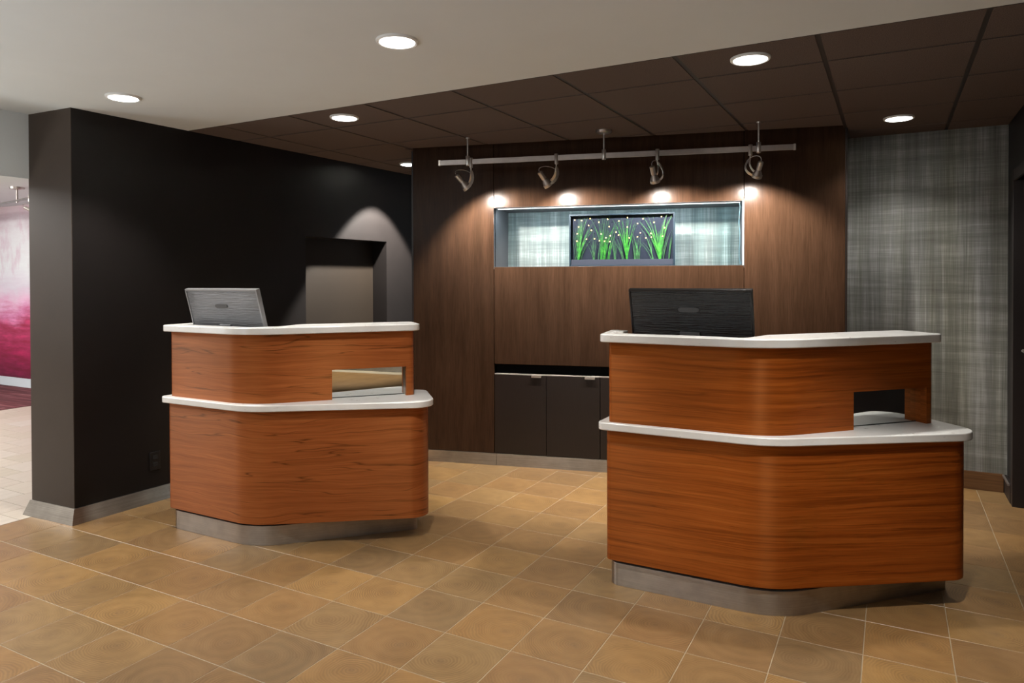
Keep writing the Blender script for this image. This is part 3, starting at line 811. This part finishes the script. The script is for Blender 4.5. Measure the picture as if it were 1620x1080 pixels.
tuft(855, [(665, 178), (690, 220), (725, 170), (750, 230), (780, 140), (795, 230), (800, 190), (850, 170), (865, 140), (880, 200), (935, 145), (915, 230), (900, 280), (965, 225), (945, 260), (985, 250), (830, 300), (770, 300), (720, 270), (860, 250)], 'grass_green', .038, 9, .0042)
tuft(855, [(820, 400), (840, 360), (860, 380), (880, 400), (845, 430), (870, 430), (900, 440), (830, 450)], 'grass_green', .036, 10, .0055)
tuft(985, [(915, 420), (935, 380), (940, 470), (960, 500), (985, 440), (1000, 470), (1020, 430), (1040, 400), (905, 360), (1060, 520)], 'grass_dark', .052, 40, .004)
tuft(1190, [(1040, 310), (1080, 360), (1110, 420), (1000, 480), (1060, 500), (1140, 430), (1120, 500), (1170, 430)], 'grass_dark', .050, 18)
tuft(1285, [(1010, 205), (1030, 230), (1060, 135), (1080, 170), (1100, 200), (1125, 130), (1150, 230), (1190, 120), (1195, 210), (1050, 250), (1110, 280), (1160, 310), (1225, 290), (1240, 330), (1185, 330)], 'grass_green', .040, 12, .0042)
tuft(1285, [(1380, 120), (1372, 140), (1360, 165), (1345, 180), (1330, 230), (1315, 250), (1335, 300), (1440, 145), (1410, 190), (1350, 260), (1390, 200), (1300, 330)], 'grass_green', .036, 10, .0085)
tuft(1285, [(1235, 400), (1260, 380), (1290, 390), (1310, 400), (1330, 430), (1245, 440), (1275, 350), (1340, 440)], 'grass_green', .034, 10, .010)
tuft(1320, [(1370, 420), (1400, 450), (1385, 520), (1420, 380), (1350, 470), (1440, 340)], 'grass_dark', .052, 16)
tuft(1395, [(1450, 340), (1448, 400), (1430, 440), (1440, 480), (1420, 500), (1449, 440)], 'grass_dark', .045, 14)
bulb_me = None
bm = bmesh.new(); bmesh.ops.create_icosphere(bm, subdivisions=1, radius=.0044); bulb_me = bpy.data.meshes.new('bulb'); bm.to_mesh(bulb_me); bm.free()
for px, py in ((158, 178), (252, 188), (368, 163), (485, 215), (603, 178), (345, 256), (212, 277), (385, 324), (190, 370), (318, 444), (188, 470), (426, 442), (515, 377), (580, 432), (640, 405), (490, 470), (561, 478), (632, 485), (623, 280), (752, 206), (716, 357), (748, 397), (866, 163), (862, 290), (888, 440), (998, 244), (1033, 371), (995, 427), (1068, 183), (1213, 236), (1107, 444), (1171, 383), (1177, 433), (1308, 159), (1347, 311), (1320, 425)):
    link('fairy_bulb', bulb_me, 'fairy_light', gb, (ZX(px), .010, ZZ(py)))

# ------------------------------------------------------------------ DESKS
def desk(A, B, C, KB, KC, UB, UC, wood, label, side, uv_shift):
    """A front-left, B front bend, C right end of the lower body; K: kick plate, U: upper body (plan points)"""
    ox, oy = A
    loc = lambda P: (P[0]-ox, P[1]-oy)
    A_, B_, C_, KB, KC, UB, UC = (loc(P) for P in (A, B, C, KB, KC, UB, UC))
    r = empty('reception_desk', (ox, oy, 0)); tag(r, label, 'desk')
    def frame(b, c):
        d = (Vector(c)-Vector(b)).normalized(); return d, Vector((-d.y, d.x))
    d, n = frame(B_, C_)
    # lower body outline (CCW seen from above)
    D = Vector(C_) + n*.42 + d*(-.05); E = Vector(B_) + Vector((-.02, .72)); F = Vector((-.0, .60))
    body = [A_, B_, C_, tuple(D), tuple(E), tuple(F)]
    rad = [.028, .36, .10, .05, .2, .02]
    bo = fillet(body, rad, 10)
    mb = MB().prism(bo, .120, .737, smooth=True); o = mb.build('lower_body', wood, r, bevel=.002)
    kd, kn = frame(KB, KC)
    kick = [(.010, .012 if side == 'R' else .014), KB, KC, tuple(Vector(KC)+kn*.36-kd*.02), tuple(Vector(KB)+Vector((0, .55))), (.012, .52)]
    MB().prism(fillet(kick, [.055, .36, .03, .05, .2, .03], 10), .0, .106, smooth=True).build('kick_plate', 'kick_steel', r, bevel=.001)
    MB().prism(fillet(offset(kick, -.018), [.05, .34, .03, .05, .2, .03], 10), .106, .120, smooth=True).build('shadow_strip', 'rubber_black', r)
    # lower counter
    lc = offset(body, [.026, .026, .028, .01, .01, .034])
    lc = [lc[0], lc[1], lc[2], lc[3], lc[4], (lc[5][0]+.000, .335)]
    inner = [lc[0], lc[1], lc[2], lc[3], (E.x+.25, E.y+.0), (E.x-.05, .62), (.20, .62), (.16, .335), lc[5]]
    MB().prism(fillet(inner, [.035, .40, .115, .08, .1, .05, .02, .02, .05], 10), .737, .773, smooth=True).build('lower_counter', 'white_quartz', r, bevel=.0045)
    # upper body: a bent fascia with the pass-through slot
    ud, un = frame(UB, UC); th = .032
    u0 = (.012, .006 if side == 'R' else .012)
    L1 = (Vector(UC)-Vector(UB)).length
    sl0, sl1 = L1 - .475, L1 - .052
    P = lambda t, k: Vector(UB) + ud*t + un*k
    uz0, uz1, us = .773, 1.152, .942
    end = .235
    outline_full = [u0, UB, UC, tuple(P(L1, end)), tuple(P(L1-.03, end)), tuple(P(L1-.03, th)), tuple(P(th*.41, th)), (.033, u0[1]+th), (.033, .26), (.012, .26)]
    radf = [.02, .36, .035, .01, 0, .02, .33, .01, 0, 0]
    up = fillet(outline_full, radf, 10)
    # the fascia is split at the slot height: full-length band above, two pieces below
    mb = MB(); mb.prism(up, us, uz1, smooth=True)
    mb.build('upper_fascia', wood, r)
    a0, a1 = P(sl0, 0), P(sl0, th)
    low = [u0, UB, tuple(a0), tuple(a1), tuple(P(th*.41, th)), (.033, u0[1]+th), (.033, .26), (.012, .26)]
    mb = MB(); mb.prism(fillet(low, [.02, .36, 0, 0, .33, .01, 0, 0], 10), uz0, us, smooth=True); o = mb.build('upper_fascia', wood, r)
    post = [tuple(P(sl1, 0)), UC, tuple(P(L1, end)), tuple(P(L1-.03, end)), tuple(P(L1-.03, th)), tuple(P(sl1, th))]
    MB().prism(fillet(post, [0, .035, .01, 0, .0, 0], 10), uz0, us, smooth=True).build('slot_post', wood, r)
    # mirror set back behind the slot
    mir = [tuple(P(sl0-.06, .060)), tuple(P(sl1+.02, .060)), tuple(P(sl1+.02, .064)), tuple(P(sl0-.06, .064))]
    MB().prism(mir, uz0+.004, us+.06).build('mirror_panel', 'mirror_glass', r)
    MB().prism([tuple(P(sl0-.06, .057)), tuple(P(sl1+.02, .057)), tuple(P(sl1+.02, .066)), tuple(P(sl0-.06, .066))], uz0, uz0+.004).build('mirror_channel', 'mirror_edge', r)
    MB().prism([tuple(P(sl0-.08, .066)), tuple(P(L1-.035, .066)), tuple(P(L1-.035, .078)), tuple(P(sl0-.08, .078))], uz0, uz1-.002).build('back_board', wood, r)
    jm = [tuple(P(sl1, th)), tuple(P(sl1+.012, th)), tuple(P(sl1+.012, .060)), tuple(P(sl1, .060))]
    MB().prism(jm, uz0, us).build('slot_jamb', wood if side == 'R' else 'brushed_steel', r)
    # upper counter: narrow ledge, wide transaction shelf on the bend, short return at the left
    ov = .034
    fl = u0[0]-.030; fy = u0[1]-ov
    q = lambda t, k: tuple(P(t, k))
    bx = Vector(UB); uo = -ov
    # intersection of the front overhang line with the diagonal overhang line
    tB = (fy - (bx.y + un.y*uo))/ud.y; B2 = (bx.x + un.x*uo + ud.x*tB, fy)
    up_c = [(fl, fy), B2, q(L1+.032, uo), q(L1+.032, .235), q(.27, .235), q(.16, .082), (UB[0]-.08, fy+.092)] if side == 'L' else [(fl, fy), B2, q(L1+.032, uo), q(L1+.032, .235), q(.16, .215), q(-.06, .100), (.50, fy+.10)]
    up_r = [.03, .40, .055, .03, .08, .10, .10]
    if side == 'R': up_c += [(.040, fy+.092), (.004, fy+.092), (-.012, .165), (.030, .165), (.025, .262), (fl-.050, .262)]; up_r += [.02, .01, .01, .006, .006, .025]
    else: up_c += [(.033, fy+.092), (.033, .265), (fl-.015, .265)]; up_r += [.02, .01, .025]
    MB().prism(fillet(up_c, up_r, 10), 1.152, 1.190, smooth=True).build('upper_counter', 'white_quartz', r, bevel=.0045)
    # worktop inside, carrying the monitor
    wt = [(.06, .07), (UB[0]-.16, .07), tuple(P(.20, .10)), tuple(P(L1-.12, .10)), tuple(Vector(B_)+d*.38+n*.50), (B_[0]-.02, .70), (.06, .70)]
    MB().prism(wt, .7735, .785).build('worktop', 'bracket_grey', r)
    return r
desk((-1.195, 3.158), (-.461, 3.158), (.335, 3.702), (-.418, 3.170), (.238, 3.850), (-.457, 3.164), (.180, 3.835), 'cherry_striped',
     'right cherry wood reception desk, striped grain, standing before the niche and plaid wall', 'R', 0)
desk((-3.735, 2.687), (-3.060, 2.687), (-2.265, 3.255), (-3.038, 2.701), (-2.420, 3.350), (-3.062, 2.699), (-2.465, 3.385), 'cherry_flowing',
     'left cherry wood reception desk, knotty flowing grain, beside the dark left wall', 'L', 0)

# ------------------------------------------------------------------ MONITORS (seen from behind)
def monitor(xc, y, ztop, width, rz, label, shell='rippled_plastic', bezel='black_plastic', tilt=15):
    hgt = .355; th = .018
    base_z = .785
    r = empty('computer_monitor', (xc, y, base_z), rz); tag(r, label, 'monitor')
    # shell: a slab with a slightly domed back, tilted so that its top leans to the front (-y)
    tl = math.radians(tilt); top = ztop-base_z
    def tp(x, d, hh):   # x across, d behind the back face (+y = screen side), hh down from the top
        return (x, math.sin(tl)*hh + d*math.cos(tl), top - math.cos(tl)*hh + d*math.sin(tl))
    w2 = width/2
    mb = MB(); NX, NY = 16, 12
    def grid(d_fn, flip):
        i0 = len(mb.v)
        for j in range(NY+1):
            for i in range(NX+1):
                x = -w2 + width*i/NX; hh = hgt*j/NY; mb.v.append(tp(x, d_fn(i/NX, j/NY), hh))
        for j in range(NY):
            for i in range(NX):
                a = i0+j*(NX+1)+i; q = (a, a+1, a+NX+2, a+NX+1)
                mb.face(q if flip else tuple(reversed(q)), None, True)
        return i0
    dome = lambda s, t: .012 - .020*(min(1, 8*s*(1-s)))*(min(1, 6*t*(1-t)))*.6
    a0 = grid(dome, False); b0 = grid(lambda s, t: .030, True)
    ringi = [i for i in range(NX+1)] + [j*(NX+1)+NX for j in range(1, NY+1)] + [NY*(NX+1)+i for i in range(NX-1, -1, -1)] + [j*(NX+1) for j in range(NY-1, 0, -1)]
    for k in range(len(ringi)):
        p, q = ringi[k], ringi[(k+1) % len(ringi)]; mb.face((a0+p, a0+q, b0+q, b0+p))
    sh = mb.build('shell', shell, r)
    # bezel rim around the edge
    mb = MB(); e = .007
    cs = [(-w2-.002, -.002), (w2+.002, -.002), (w2+.002, hgt+.002), (-w2-.002, hgt+.002)]; ci = [(-w2+e, e), (w2-e, e), (w2-e, hgt-e), (-w2+e, hgt-e)]
    for d in (.008, .034):
        for x, hh in cs: mb.v.append(tp(x, d, hh))
        for x, hh in ci: mb.v.append(tp(x, d, hh))
    for k in range(4):
        j = (k+1) % 4
        mb.face((k, j, 4+j, 4+k)); mb.face((8+j, 8+k, 12+k, 12+j)); mb.face((j, k, 8+k, 8+j)); mb.face((4+k, 4+j, 12+j, 12+k))
    mb.build('bezel', bezel, r, bevel=.001)
    # screen face
    mb = MB(); mb.v = [tp(-w2+e, .0305, e), tp(w2-e, .0305, e), tp(w2-e, .0305, hgt-e), tp(-w2+e, .0305, hgt-e)]; mb.face((0, 1, 2, 3)); mb.build('screen', 'black_plastic', r)
    # oval maker's plaque, worn and unreadable
    mb = MB(); n = 28; c0 = (0, .095); i0 = 0
    for d in (-.0045, .006):
        for k in range(n):
            t = 2*math.pi*k/n; sx = math.copysign(abs(math.cos(t))**.45, math.cos(t)); sy = math.copysign(abs(math.sin(t))**.8, math.sin(t))
            mb.v.append(tp(c0[0]+.050*sx, d, c0[1]+.012*sy))
    mb.face(tuple(range(n))); 
    for k in range(n): mb.face((k, (k+1) % n, n+(k+1) % n, n+k))
    mb.build('logo_plaque', 'logo_grey', r)
    mb = MB()
    # hinge block
    for d in (-.012, .010):
        for x, hh in ((-.047, .205), (.047, .205), (.047, .26), (-.047, .26)): mb.v.append(tp(x, d, hh))
    mb.face((0, 1, 2, 3)); mb.face((7, 6, 5, 4))
    for k in range(4): mb.face(((k+1) % 4, k, 4+k, 4+(k+1) % 4))
    mb.build('hinge_block', 'hinge_grey', r, bevel=.002)
    hp = tp(0, -.004, .25)
    MB().box(-.03, .03, hp[1]-.03, hp[1]+.005, 0.012, hp[2]).build('stand_neck', 'black_plastic', r, bevel=.004)
    MB().prism(fillet([(-.13, hp[1]-.02), (.13, hp[1]-.02), (.13, hp[1]+.17), (-.13, hp[1]+.17)], [.03]*4, 6), 0, .012, smooth=True).build('stand_foot', 'black_plastic', r, bevel=.002)
    return r
monitor(-.853, 3.345, 1.393, .583, 0, 'black computer monitor seen from behind on the right desk')
monitor(-3.390, 2.765, 1.393, .592, 0, 'computer monitor seen from behind on the left desk, rippled back in a lit tone', 'rippled_lit', 'silver_bezel')
